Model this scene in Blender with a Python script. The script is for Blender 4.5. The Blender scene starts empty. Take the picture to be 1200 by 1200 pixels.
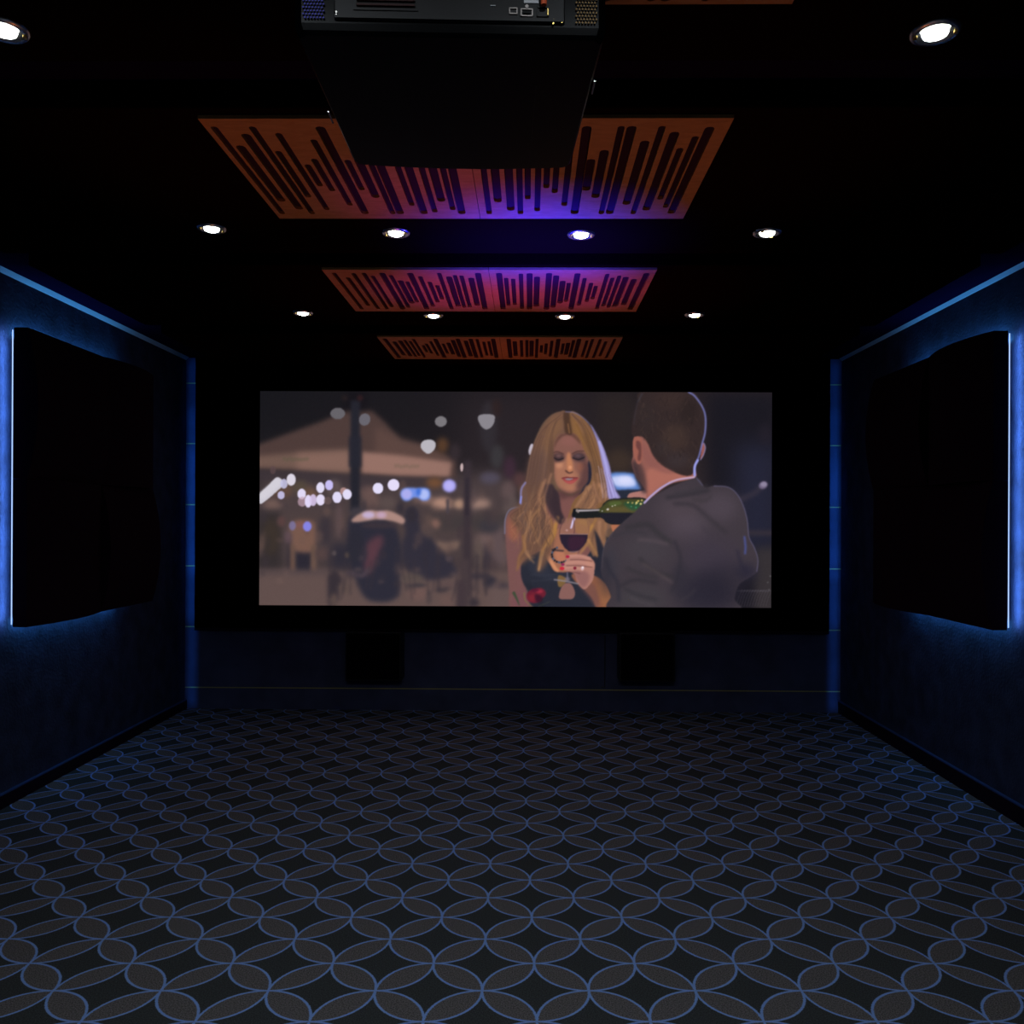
import bpy, bmesh, math, random
FLOORK = 2.1
BEAM = 1.0
CORNER = 0.8
import numpy as np
from mathutils import Vector, Matrix
C = bpy.context.scene.collection
# ---------------------------------------------------------------- camera
F = 1010.0; SX, SY = -8.0, 12.0; CAMZ = 1.337
YAW, ROLL = math.radians(0.68), math.radians(0.25)
cam_d = bpy.data.cameras.new('camera'); cam = bpy.data.objects.new('camera', cam_d); C.objects.link(cam)
cam_d.sensor_width = 36.0; cam_d.lens = 36.0*F/1200.0; cam_d.shift_x = SX/1200.0; cam_d.shift_y = SY/1200.0
cam_d.clip_start = 0.02
RM = Matrix.Rotation(YAW, 3, 'Z') @ Matrix.Rotation(math.pi/2, 3, 'X') @ Matrix.Rotation(ROLL, 3, 'Z')
cam.matrix_world = Matrix.Translation((0, 0, CAMZ)) @ RM.to_4x4()
bpy.context.scene.camera = cam
def at(px, py, ax, val):
    """room point where the sight line through photo pixel (px,py) meets the plane axis=val"""
    d = RM @ Vector(((px-600+SX)/F, (600+SY-py)/F, -1.0))
    o = Vector((0, 0, CAMZ)); i = 'xyz'.index(ax)
    return o + d*((val-o[i])/d[i])
# ---------------------------------------------------------------- world, exposure, main lights
sc = bpy.context.scene
w = bpy.data.worlds.new('world'); sc.world = w; w.use_nodes = True
w.node_tree.nodes['Background'].inputs[0].default_value = (0.0, 0.0, 0.0, 1); w.node_tree.nodes['Background'].inputs[1].default_value = 0
sc.view_settings.view_transform = 'Standard'; sc.view_settings.look = 'None'
sc.view_settings.exposure = 0.0; sc.view_settings.gamma = 1.0; sc.view_settings.use_curve_mapping = False
def lamp(name, kind, loc, energy, col, target=None, **kw):
    d = bpy.data.lights.new(name, kind); d.energy = energy; d.color = col
    for k, v in kw.items(): setattr(d, k, v)
    o = bpy.data.objects.new(name, d); C.objects.link(o); o.location = loc
    if target is not None:
        o.rotation_euler = (Vector(target)-Vector(loc)).to_track_quat('-Z', 'Y').to_euler()
    return o
# downlights over the seats behind and above the camera, outside the frame
for x, y, e in [(-1.2,.5,5),(-.5,.5,14),(.2,.5,14),(.9,.5,5),(-.5,-.8,4),(.2,-.8,4)]:
    lamp('seat_downlight', 'SPOT', (x,y,2.42), e*FLOORK, (.83,.92,1.0), (x*.6,y+1.5,0), spot_size=math.radians(112), spot_blend=1.0, shadow_soft_size=.03)
# unseen spots added without fixtures: violet, magenta and warm colour on the ceiling diffusers
lamp('unseen_violet_spot', 'SPOT', (0.03,3.36,1.85), 150, (.020,.015,1.0), (0.03,3.38,2.5), spot_size=math.radians(105), spot_blend=1.0, shadow_soft_size=0)
for x, y, e in ((-.34,4.02,12),(.20,4.0,11),(-.3,2.9,5)):
    lamp('unseen_magenta_spot', 'SPOT', (x,y,1.6), e, (.55,.05,.9), (x,y,2.5), spot_size=math.radians(62), spot_blend=1.0, shadow_soft_size=0)
for x, y, e, a in [(.55,1.45,4,34),(-.76,2.52,14,52),(.43,2.52,14,52),(-.62,4.05,15,48),(.38,4.05,18,48),(-.5,5.35,11,42),(.15,5.35,11,42)]:
    lamp('unseen_warm_spot', 'SPOT', (x,y,.35), e, (1.0,.24 if y < 3 else .13,.04), (x,y,2.4), spot_size=math.radians(a), spot_blend=1.0, shadow_soft_size=0)
# ---------------------------------------------------------------- the film frame on the screen (flat print, painted here)
import numpy as np
PS = 2.0                                    # paint samples per unit
PX0, PY0, PX1, PY1 = 304.0, 459.0, 904.0, 710.5
def paint_frame():
    W = int((PX1-PX0)*PS); H = int((PY1-PY0)*PS)
    img = np.zeros((H, W, 3), np.float32)
    rs = np.random.RandomState(5)
    ZC = {'A':(300,455,8.), 'B':(300,585,8.), 'C':(450,455,8.), 'D':(450,585,8.), 'E':(700,455,5.714), 'F':(700,570,5.714),
          'G':(590,520,12.), 'H':(590,615,12.), 'K':(600,450,8.571), 'L':(590,560,7.059), 'N':(0,0,1.)}
    def T(z, pts):
        ox, oy, s = ZC[z]
        return [((ox+p[0]/s-PX0)*PS, (oy+p[1]/s-PY0)*PS) for p in pts]
    def g1(a, k, ax):
        r = len(k)//2; pad = [(0,0)]*a.ndim; pad[ax] = (r, r)
        b = np.pad(a, pad, mode='edge'); o = np.zeros_like(a); n = a.shape[ax]
        for i, w in enumerate(k):
            o += w*(b[i:i+n] if ax == 0 else b[:, i:i+n])
        return o
    def blur(a, s):
        s *= PS
        if s < .2: return a
        r = int(3*s)+1; x = np.arange(-r, r+1); k = np.exp(-x*x/(2*s*s)); k /= k.sum()
        return g1(g1(a, k, 0), k, 1)
    def smooth(p, n=6):
        q = []; m = len(p)
        for i in range(m):
            a, b, c, d = [np.array(p[(i+j) % m], float) for j in (-1,0,1,2)]
            for t in np.linspace(0, 1, n, endpoint=False):
                q.append(tuple(.5*(2*b+(c-a)*t+(2*a-5*b+4*c-d)*t*t+(3*b-a-3*c+d)*t**3)))
        return q
    def lay(mask, x0, y0, col, al):
        h, w = mask.shape
        X0, Y0, X1, Y1 = max(x0,0), max(y0,0), min(x0+w,W), min(y0+h,H)
        if X1 <= X0 or Y1 <= Y0: return
        m = (mask[Y0-y0:Y1-y0, X0-x0:X1-x0]*al)[..., None]
        c = np.array(col, np.float32)
        img[Y0:Y1, X0:X1] = img[Y0:Y1, X0:X1]*(1-m) + c*m
    def poly(z, pts, col, bl=.5, al=1., sm=True):
        p = T(z, pts); p = smooth(p) if sm else p
        a = np.array(p); pd = int(3*bl*PS)+3
        x0, y0 = (np.floor(a.min(0))-pd).astype(int); x1, y1 = (np.ceil(a.max(0))+pd).astype(int)
        x0 = max(x0,-60); y0 = max(y0,-60); x1 = min(x1,W+60); y1 = min(y1,H+60)
        yy, xx = np.mgrid[y0:y1, x0:x1].astype(np.float32)+.5
        ins = np.zeros(yy.shape, bool)
        for i in range(len(a)):
            (ax, ay), (bx, by) = a[i], a[(i+1) % len(a)]
            if ay == by: continue
            c = ((ay > yy) != (by > yy)) & (xx < (bx-ax)*(yy-ay)/(by-ay)+ax)
            ins ^= c
        lay(blur(ins.astype(np.float32), bl), x0, y0, col, al)
    def ell(z, cx, cy, rx, ry, col, bl=.5, al=1., rot=0.):
        t = np.linspace(0, 2*np.pi, 20, endpoint=False); c, s = np.cos(rot), np.sin(rot)
        poly(z, [(cx+rx*np.cos(a)*c-ry*np.sin(a)*s, cy+rx*np.cos(a)*s+ry*np.sin(a)*c) for a in t], col, bl, al, False)
    def rect(z, x0, y0, x1, y1, col, bl=.5, al=1.):
        poly(z, [(x0,y0),(x1,y0),(x1,y1),(x0,y1)], col, bl, al, False)
    def stroke(z, pts, w, col, bl=.4, al=1., w2=None):
        w2 = w if w2 is None else w2; s = ZC[z][2]
        p = [np.array(q) for q in T(z, pts)]
        if len(p) > 2:                                   # open catmull-rom
            e = [2*p[0]-p[1]]+p+[2*p[-1]-p[-2]]; q = []
            for i in range(1, len(e)-2):
                a, b, c, d = e[i-1:i+3]
                for t in np.linspace(0, 1, 6, endpoint=False):
                    q.append(.5*(2*b+(c-a)*t+(2*a-5*b+4*c-d)*t*t+(3*b-a-3*c+d)*t**3))
            p = q+[p[-1]]
        w = w/s*PS/2; w2 = w2/s*PS/2; a = np.array(p); pd = int(max(w,w2)+3*bl*PS)+3
        x0, y0 = (np.floor(a.min(0))-pd).astype(int); x1, y1 = (np.ceil(a.max(0))+pd).astype(int)
        yy, xx = np.mgrid[y0:y1, x0:x1].astype(np.float32)+.5
        m = np.zeros(yy.shape, np.float32); n = len(p)-1
        for i in range(n):
            d = p[i+1]-p[i]; L = float(d@d)+1e-6
            t = np.clip(((xx-p[i][0])*d[0]+(yy-p[i][1])*d[1])/L, 0, 1)
            ds = np.hypot(xx-p[i][0]-t*d[0], yy-p[i][1]-t*d[1]); ww = w+(w2-w)*(i+t)/n
            m = np.maximum(m, np.clip(ww-ds+.5, 0, 1)*np.minimum(1, 2*ww+.15))
        lay(blur(m, bl), x0, y0, col, al)
    # ---- night street behind, out of focus
    yy = np.linspace(0, 1, H)[:, None, None]; xx = np.linspace(0, 1, W)[None, :, None]
    img[:] = (np.array([24,24,27])*(1-xx)+np.array([40,34,36])*xx)*(1-yy**2) + yy**2*np.array([84,72,68])
    rect('N', 540,459, 690,560, (44,38,40), 18, .8)
    rect('N', 300,555, 600,660, (74,64,62), 9)
    rect('N', 300,668, 610,720, (97,81,74), 4)
    # umbrella canopy
    poly('N', [(296,524),(345,506),(378,494),(396,486),(413,479),(436,482),(450,494),(470,516),(500,522),(535,540),(535,561),(470,559),(412,555),(350,552),(296,550)], (78,62,56), 2.6, 1, False)
    poly('N', [(440,500),(470,514),(500,524),(535,540),(500,548),(440,540)], (98,76,66), 4, .7, False)
    poly('N', [(296,536),(350,531),(412,528),(412,554),(350,551),(296,549)], (114,92,78), 3, .95, False)
    poly('N', [(348,532),(412,529),(412,554),(348,551)], (138,108,92), 4, .8, False)
    poly('N', [(424,530),(470,534),(530,542),(528,559),(470,558),(424,555)], (153,119,102), 2.4, .95, False)
    for i in range(9): ell('N', 333+i*3.4, 538+rs.rand()*2, 1.8, 2.2, (92,88,66), 1.1, .55)
    for i in range(9): ell('N', 464+i*3.3, 546+rs.rand()*2, 1.7, 2.2, (112,98,78), 1.1, .5)
    poly('N', [(296,551),(350,553),(412,557),(470,560),(540,562),(540,570),(470,573),(412,571),(350,566),(296,563)], (62,54,56), 2.4, .8, False)
    for c in [(330,575,14,10,(98,76,60)),(352,572,9,8,(86,76,60)),(392,572,8,9,(104,92,86)),(365,580,10,7,(112,84,60)),(432,578,9,8,(108,86,78)),(318,592,14,6,(118,96,84)),(437,588,10,9,(104,84,76)),
              (455,590,10,8,(92,80,74)),(510,566,10,6,(122,84,52)),(519,522,7,9,(96,68,44)),(573,500,10,30,(50,47,50)),(583,535,8,14,(60,60,60)),(575,560,12,7,(82,78,90)),(598,548,7,14,(64,44,56)),
              (582,478,5,10,(48,36,34)),(534,530,6,10,(56,48,50)),(597,575,9,12,(98,82,78)),(556,590,6,16,(92,80,76)),(610,562,8,9,(88,62,60)),(600,600,10,20,(96,84,78))]:
        ell('N', *c[:4], c[4], 3, .85)
    # bright far tables, dark people and chairs
    ell('N', 519,590, 13,7, (176,140,116), 3); ell('N', 540,591, 8,6, (170,138,112), 2.5); ell('N', 562,590, 14,6, (158,130,112), 3.5); ell('N', 498,586, 12,5, (140,112,96), 3)
    rect('N', 300,601, 330,668, (52,47,46), 4); rect('N', 330,600, 600,628, (78,66,62), 4, .7)
    rect('N', 505,603, 600,622, (66,60,58), 4); ell('N', 318,630, 10,22, (60,52,44), 4); ell('N', 330,612, 5,6, (88,66,62), 2)
    rect('N', 338,628, 341,668, (46,42,50), 2.5); rect('N', 347,645, 366,670, (44,42,50), 2.5)
    poly('N', [(340,616),(352,610),(368,612),(371,622),(370,640),(366,648),(345,646),(341,632)], (118,90,74), 2.4)
    rect('N', 341,640, 346,670, (104,82,68), 1.8); rect('N', 365,640, 371,670, (102,82,68), 1.8)
    ell('N', 338,630, 4,8, (96,78,80), 2.5); ell('N', 352,616, 6,4, (126,88,78), 2)
    ell('N', 382,622, 8,18, (58,52,56), 3.5); ell('N', 398,610, 4,22, (94,78,76), 2.6, .8); ell('N', 379,650, 9,7, (84,68,64), 3)
    rect('N', 388,637, 470,668, (48,46,54), 5); rect('N', 300,668, 388,675, (84,72,70), 3, .7)
    poly('N', [(386,672),(398,672),(402,684),(397,698),(391,712),(386,708)], (54,48,52), 2.5)
    ell('N', 405,690, 8,7, (92,78,70), 3); ell('N', 392,704, 5,8, (90,76,68), 2.5)
    poly('N', [(412,604),(430,610),(460,612),(470,640),(470,690),(464,702),(448,706),(428,700),(414,668),(408,630)], (45,45,55), 2.6)
    poly('N', [(432,636),(446,628),(450,634),(444,652),(436,670),(429,672),(428,650)], (96,62,68), 3.2, .85)
    stroke('N', [(410,672),(425,675),(433,668)], 5, (76,66,72), 2); ell('N', 425,650, 6,9, (58,52,60), 2.5)
    ell('N', 392,649, 2.6,3, (88,80,78), 1.2); ell('N', 408,651, 3,3.4, (92,78,66), 1.2); ell('N', 423,654, 3,3, (78,66,70), 1.4)
    poly('N', [(476,598),(484,594),(491,600),(493,615),(500,626),(512,636),(524,652),(535,664),(535,674),(506,680),(484,673),(474,660),(472,640),(476,625),(474,612)], (50,48,57), 2.6)
    ell('N', 483,604, 6,9, (50,46,52), 2.2); ell('N', 511,614, 6,6, (128,98,84), 2.6); ell('N', 502,622, 8,7, (82,70,66), 3)
    poly('N', [(512,634),(524,636),(538,634),(538,642),(526,646),(516,642)], (118,98,84), 2.4); ell('N', 528,655, 4,3.5, (86,74,74), 1.6)
    ell('N', 484,678, 14,6, (88,78,70), 3.4); ell('N', 492,696, 13,8, (108,86,78), 3); ell('N', 524,686, 9,5, (92,76,72), 2.6); ell('N', 525,703, 9,7, (104,84,76), 3)
    ell('N', 519,691, 7,3, (62,56,58), 2); ell('N', 489,686, 12,2.5, (66,60,62), 1.6); ell('N', 504,700, 3,9, (78,68,66), 2)
    rect('N', 552,672, 575,678, (54,50,56), 2.5); ell('N', 576,682, 8,7, (48,46,54), 2.6)
    ell('N', 570,634, 12,10, (108,90,84), 4); ell('N', 588,640, 14,24, (94,80,78), 5); ell('N', 571,652, 4,16, (58,52,58), 3); ell('N', 562,648, 5,18, (92,80,72), 3); ell('N', 574,617, 12,7, (58,56,60), 3.4)
    rect('N', 575,685, 605,715, (102,86,80), 4, .7); ell('N', 590,686, 9,3, (68,60,64), 2.4); ell('N', 556,706, 7,6, (56,50,54), 2.4)
    for i in range(130):                                      # clutter of far tables, people and chair legs, out of focus
        x = 304+rs.rand()*292; y = 572+rs.rand()*118; v = rs.randint(5)
        c = [(46,44,52),(96,78,70),(60,52,56),(110,88,76),(72,60,60)][v]
        if y > 668: c = [(58,52,54),(112,92,82)][v % 2]
        ell('N', x, y, 1.5+rs.rand()*4, 2+rs.rand()*8 if y < 668 else 1.5+rs.rand()*2.5, c, 1.6+rs.rand()*1.2, .38)
    for i in range(26):
        x = 350+rs.rand()*240; stroke('N', [(x,640+rs.rand()*20),(x+rs.randn()*5,690+rs.rand()*14)], 2.2, (56,50,54), 1.5, .45)
    # trunks and pole
    rect('N', 404,459, 430,482, (24,22,26), 4); rect('N', 411,470, 422,600, (37,38,45), 1.8); rect('N', 409,512, 424,548, (39,40,48), 1.8, .8); ell('N', 419,600, 9,5, (64,60,64), 2.4)
    ell('N', 417,640, 10,22, (44,44,52), 3, .9)
    rect('N', 544,540, 553,700, (58,50,54), 2.2, .9); rect('N', 546,560, 550,604, (50,44,50), 1.4); rect('N', 540,655, 551,712, (70,60,60), 2.2); rect('N', 536,680, 547,715, (66,56,58), 2.4); rect('N', 524,585, 527,602, (72,66,70), 1.2)
    ell('N', 422,467, 3.5,3.5, (48,30,32), 1.6); ell('N', 404,467, 3.5,3, (40,32,32), 2)
    # bokeh
    poly('A', [(36,1000),(110,925),(170,860),(205,842),(245,870),(250,920),(200,970),(100,1056),(36,1090)], (206,208,208), .5)
    stroke('A', [(60,1010),(205,885)], 70, (214,216,214), 1, .8)
    for z, x, y, rx, ry, c, a in [('A',262,903,34,46,(196,200,222),.9),('A',330,864,44,56,(220,220,222),1),('A',236,1010,34,38,(196,196,222),.95),
            ('A',430,998,40,50,(226,224,240),1),('A',606,938,38,52,(226,226,240),1),('A',688,914,38,48,(200,196,238),1),('B',435,30,42,46,(196,168,176),.7),('B',492,25,34,60,(226,222,242),1),
            ('B',538,15,34,56,(216,204,230),.9),('B',608,12,42,52,(228,226,240),1),('B',676,20,36,36,(112,94,88),.6),('A',764,1028,44,54,(226,226,242),1),('A',824,970,34,34,(196,158,146),.8),('A',858,1000,42,50,(228,228,242),1),
            ('A',1148,942,50,52,(228,228,244),1),('C',94,910,56,56,(230,228,244),1),('A',158,775,28,38,(92,74,72),.7)]:
        ell(z, x, y, rx, ry, c, .45, a)
    ell('A', 766,242, 70,52, (102,102,102), .5); rect('A', 740,192, 800,294, (102,102,102), .8, .8); ell('A', 1020,298, 53,58, (104,104,107), .5, 1, .4)
    ell('C', 536,314, 56,50, (122,122,120), .5); poly('C', [(352,520),(385,490),(450,486),(486,515),(484,560),(455,600),(415,618),(375,592),(348,556)], (186,188,186), .5)
    poly('C', [(884,290),(895,256),(950,244),(1030,252),(1042,290),(1028,340),(990,380),(950,384),(910,350)], (138,138,138), .5)
    poly('C', [(720,740),(726,712),(742,706),(748,745),(740,780),(726,775)], (200,180,172), .5)
    poly('C', [(160,1000),(180,950),(250,935),(320,940),(380,935),(430,955),(440,1010),(420,1050),(370,1056),(320,1030),(280,1030),(240,1056),(190,1052)], (116,150,226), 1.3)
    ell('C', 218,996, 50,50, (172,178,232), 1.2); ell('C', 380,998, 46,48, (176,196,240), 1.2); ell('C', 330,975, 24,36, (52,104,200), 1.5, .8)
    ell('C', 618,916, 64,60, (168,168,236), 1.4); ell('C', 616,916, 40,40, (186,184,240), 1.4)
    ell('B', 344,256, 32,44, (122,116,150), .8, .9); ell('B', 484,262, 40,48, (134,136,222), .8)
    poly('B', [(900,200),(960,150),(1040,115),(1110,110),(1170,118),(1240,110),(1330,140),(1400,190),(1380,235),(1290,210),(1160,190),(1060,205),(930,222)], (172,140,124), 1.3)
    ell('B', 1060,152, 60,32, (200,186,214), 1.6, .9); ell('B', 1180,152, 50,32, (198,170,188), 1.8, .9); ell('B', 1170,250, 180,26, (66,56,58), 2, .7)
    # ---- dark blue depth right of the man
    rect('N', 828,459, 912,720, (27,26,32), 8); rect('N', 862,520, 912,646, (38,40,56), 12, .9); rect('N', 700,459, 745,560, (44,38,36), 8, .9); ell('N', 726,540, 16,14, (64,52,42), 5, .8)
    rect('N', 862,620, 912,626, (62,54,56), 2, .6); rect('N', 884,640, 912,720, (56,52,52), 5, .9); ell('N', 896,508, 7,12, (38,34,42), 4, .7)
    stroke('E', [(900,760),(1040,700),(1110,640)], 36, (54,50,60), 2, .8); ell('E', 1108,642, 30,24, (122,112,134), .9, .9, -.5); ell('E', 1112,636, 20,16, (146,140,158), .7, .9)
    for i in range(12):
        x = 945+i*18; stroke('F', [(x+26,682),(x+4,730),(x-14,790)], 3, (92,88,92), .35, .5); stroke('F', [(x-20,690+i%3*4),(x+30,684)], 2.5, (104,102,106), .35, .5)
    for x, y in [(1142,632),(1158,590),(1150,680)]: ell('F', x, y, 5, 4, (120,122,118), .5, .7)
    # blue lit window between them
    poly('E', [(88,568),(236,566),(262,600),(292,676),(150,684),(110,650)], (92,134,196), 1.2); poly('E', [(100,590),(226,588),(256,650),(130,652)], (196,212,240), 1.6); ell('E', 190,612, 48,26, (222,230,248), 2, .8)
    poly('E', [(130,684),(300,676),(320,700),(300,735),(150,740)], (40,46,58), 1)
    # ---- woman: back hair
    poly('K', [(545,278),(470,280),(390,315),(310,400),(250,520),(215,620),(185,720),(160,860),(140,980),(95,1060),(85,1200),(60,1320),(110,1420),(130,1560),(190,1680),(420,1690),(600,1500),(700,1420),(860,1560),(1010,1500),(1060,1300),(1090,1140),(1020,1060),(990,900),(930,720),(860,560),(770,400),(680,310),(610,282)], (104,82,64), .7)
    ell('K', 196,655, 22,58, (196,192,196), .5, 1, .2)
    # skin: neck, chest, shoulder, arm
    poly('L', [(440,120),(560,150),(700,110),(720,330),(790,520),(760,700),(470,780),(380,660),(330,560),(300,300)], (124,84,76), .8)
    poly('L', [(20,420),(28,330),(60,280),(140,240),(260,260),(340,420),(420,600),(300,740),(200,900),(220,1075),(70,1075),(55,900),(35,650)], (120,84,78), .9)
    poly('L', [(40,430),(50,330),(100,285),(130,330),(140,480),(120,520),(60,500)], (156,98,72), 2.4, .8)
    poly('L', [(150,470),(200,500),(200,900),(120,840),(110,600)], (122,84,80), 3, .7); poly('L', [(90,960),(200,930),(230,1075),(90,1075)], (120,78,82), 3, .7)
    stroke('L', [(18,460),(22,340),(60,262),(150,235)], 9, (124,126,150), .5, .8)
    poly('L', [(380,300),(440,440),(430,560),(330,440),(340,330)], (172,120,86), 1.6, .7)
    # dress
    poly('L', [(150,760),(165,700),(230,640),(330,600),(372,660),(400,730),(440,772),(560,768),(700,640),(760,520),(770,430),(850,470),(900,600),(900,1080),(300,1080),(210,930),(165,850)], (42,45,54), .7)
    poly('L', [(220,700),(330,650),(380,720),(420,790),(560,800),(560,860),(330,830),(230,770)], (50,54,64), 2, .7)
    for p in [[(230,800),(380,800),(520,780)],[(240,850),(380,840),(500,815)]]: stroke('L', p, 6, (60,64,74), .9, .6)
    stroke('L', [(200,880),(300,960),(330,1070)], 30, (34,36,42), 2, .6)
    poly('L', [(470,990),(480,920),(510,870),(560,868),(590,910),(600,960),(580,994),(530,998)], (136,98,88), .5)
    poly('L', [(462,890),(456,830),(470,800),(520,822),(528,850),(490,895)], (124,98,58), .6)
    # cleavage skin edge
    poly('L', [(400,480),(480,420),(560,560),(620,620),(560,760),(440,766),(400,715),(358,640)], (160,108,80), .6)
    poly('L', [(362,636),(384,640),(450,740),(470,766),(440,768),(400,716)], (206,144,100), .8)
    poly('L', [(430,610),(500,605),(520,680),(460,690)], (190,126,92), 1.2, .8); poly('L', [(470,380),(520,340),(590,350),(590,460),(480,470)], (150,102,88), 1.4, .8)
    # face
    poly('K', [(420,640),(430,560),(470,505),(550,480),(640,500),(700,560),(745,650),(770,760),(780,880),(750,980),(690,1050),(610,1092),(540,1085),(480,1040),(440,960),(425,840)], (132,92,78), .6)
    poly('K', [(436,760),(520,760),(560,700),(610,740),(640,860),(680,920),(640,1060),(560,1076),(480,1030),(440,940)], (170,118,88), 2.0, .85)
    ell('K', 480,810, 36,34, (204,146,108), 1.6, .8); ell('K', 580,570, 90,50, (142,96,84), 3, .8); poly('K', [(560,700),(590,700),(615,850),(590,880),(560,860)], (196,132,88), 1, .8); ell('K', 588,836, 16,18, (226,160,116), .8, .9)
    poly('K', [(690,800),(740,760),(790,860),(770,1000),(690,1060),(650,1020),(700,930)], (86,60,58), 2.4, .8); ell('K', 690,830, 34,50, (160,100,72), 2, .5)
    poly('K', [(430,640),(440,560),(490,505),(540,486),(610,490),(680,540),(690,600),(600,520),(520,520),(460,580)], (84,58,50), 1, .7)
    # eyes, brows, nose, mouth
    poly('K', [(418,720),(450,695),(500,700),(532,735),(510,772),(460,785),(422,765)], (58,46,50), 1.5, .85); poly('K', [(604,722),(650,690),(710,690),(745,720),(730,765),(670,775),(620,755)], (62,50,54), 1.5, .85)
    ell('K', 474,720, 28,13, (124,92,84), 1.0, .85); ell('K', 668,718, 30,13, (104,82,84), 1.0, .85)
    stroke('K', [(428,740),(470,760),(520,745)], 9, (22,20,26), .5, .9); stroke('K', [(615,740),(670,756),(728,735)], 10, (26,24,30), .5, .9)
    stroke('K', [(420,688),(460,678),(522,702)], 9, (66,46,44), .6, .85); stroke('K', [(608,700),(660,674),(730,672)], 9, (66,46,44), .6, .85)
    stroke('K', [(548,872),(580,892),(614,880)], 16, (66,44,42), .6, .9, 10); stroke('K', [(540,862),(560,882)], 10, (110,70,54), .5, .7)
    ell('K', 590,915, 40,9, (190,132,100), 1, .6)
    poly('K', [(505,944),(560,930),(590,936),(620,932),(672,940),(640,975),(590,1000),(540,980)], (150,72,68), .5)
    poly('K', [(530,970),(580,975),(652,962),(620,992),(580,1000),(545,986)], (176,86,80), .7); poly('K', [(540,950),(570,944),(620,946),(590,962),(556,962)], (142,128,130), .4)
    stroke('K', [(505,944),(556,934),(590,940),(660,938)], 7, (92,44,44), .4, .9); ell('K', 588,1040, 60,20, (182,124,92), 2.2, .7)
    poly('K', [(470,1060),(600,1100),(700,1060),(720,1140),(600,1130),(500,1150)], (84,58,56), 2.2, .8)
    # dark hollows of hair beside the neck
    poly('K', [(400,1000),(440,1050),(480,1110),(500,1260),(540,1370),(480,1400),(420,1290),(370,1160),(370,1060)], (58,46,50), 1); poly('K', [(770,780),(806,800),(800,960),(740,1060),(680,1120),(720,1040),(770,960)], (38,38,52), .9)
    # front hair masses
    poly('K', [(540,280),(470,284),(390,330),(310,430),(250,540),(205,660),(175,800),(150,960),(110,1080),(110,1200),(160,1260),(300,1240),(380,1160),(372,1060),(420,920),(430,800),(412,700),(420,600),(470,510),(545,480)], (112,84,66), .6)
    poly('K', [(590,282),(680,315),(770,405),(850,540),(900,680),(930,800),(960,940),(990,1080),(990,1160),(900,1240),(800,1260),(640,1260),(560,1400),(620,1180),(740,1060),(800,960),(806,820),(760,720),(720,640),(690,560),(640,500),(560,470)], (128,94,60), .6)
    poly('K', [(400,350),(480,320),(520,420),(450,520),(400,650),(380,800),(320,700),(330,480)], (132,98,66), 3, .7); poly('K', [(640,330),(740,420),(820,600),(850,760),(790,740),(720,600),(640,480)], (146,106,58), 3, .7)
    poly('K', [(190,760),(300,640),(380,760),(360,960),(260,1060),(150,1060)], (112,86,72), 3, .75)
    # strands
    hc = [(84,62,52),(104,78,62),(132,98,70),(152,112,78),(74,56,50),(170,124,86),(120,88,66)]
    for i in range(60):
        t = rs.rand(); c = hc[rs.randint(7)]
        stroke('K', [(545-t*60,300+t*15),(440-t*130,400+t*60),(400-t*190,640+t*20),(370-t*200,880),(350-t*230+rs.randn()*10,1120+rs.rand()*80)], 5, c, .4, .26)
        t = rs.rand(); c = hc[rs.randint(7)]
        stroke('K', [(590+t*40,300+t*5),(680+t*90,430-t*10),(745+t*125,640-t*20),(800+t*140,860),(830+t*150+rs.randn()*10,1120)], 5, c, .4, .26)
    # lower locks (L)
    poly('L', [(150,60),(370,60),(380,160),(350,300),(420,420),(440,380),(400,620),(320,760),(290,740),(330,600),(260,640),(130,720),(150,600),(160,480),(60,330),(110,240),(150,180)], (110,82,64), 2.6)
    locks = [([(330,40),(300,150),(350,260),(380,340),(330,480)],26,(168,124,88)),([(260,60),(240,160),(200,260),(120,330),(70,330)],24,(138,106,80)),([(180,100),(200,240),(160,330),(230,440),(210,520)],30,(116,92,78)),
        ([(300,260),(240,340),(260,440),(310,560)],24,(172,128,84)),([(230,280),(210,400),(180,520),(200,620),(260,700)],22,(196,148,100)),([(170,480),(180,580),(140,650),(125,740)],30,(160,116,70)),
        ([(450,330),(420,440),(370,530),(320,620),(300,760)],34,(196,144,86)),([(400,340),(410,440),(350,540),(330,640)],20,(168,122,66)),([(440,380),(430,470),(380,560)],22,(196,146,62)),([(350,300),(330,400),(350,470),(300,560)],16,(92,74,66)),
        ([(280,330),(300,420),(290,500)],18,(84,70,64)),([(140,330),(180,420),(160,470)],16,(108,84,72)),([(260,540),(300,500),(320,430)],12,(204,152,104)),([(190,620),(230,650),(270,660)],8,(186,142,100)),([(210,600),(230,690)],8,(186,142,100)),
        ([(300,760),(318,690),(340,600)],14,(208,160,110)),([(120,760),(150,690),(180,650)],18,(150,110,70))]
    for p, w, c in locks: stroke('L', p, w, tuple(v*.92 for v in c), 1.0, .72, w*.45)
    for i in range(90):
        x = 120+rs.rand()*290; y = 130+rs.rand()*330; d = rs.randn()*25; c = hc[rs.randint(7)]
        stroke('L', [(x,y),(x-20+d,y+60),(x+d*.4,y+120),(x-15+d,y+170)], 7, c, .35, .42, 3)
    # locks on the right over the chest
    poly('L', [(700,60),(860,40),(890,170),(800,200),(780,260),(900,380),(850,440),(850,560),(820,570),(780,480),(790,640),(760,660),(700,560),(640,600),(690,500),(720,420),(600,340),(640,250),(600,230),(660,120)], (136,100,72), .9)
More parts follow.
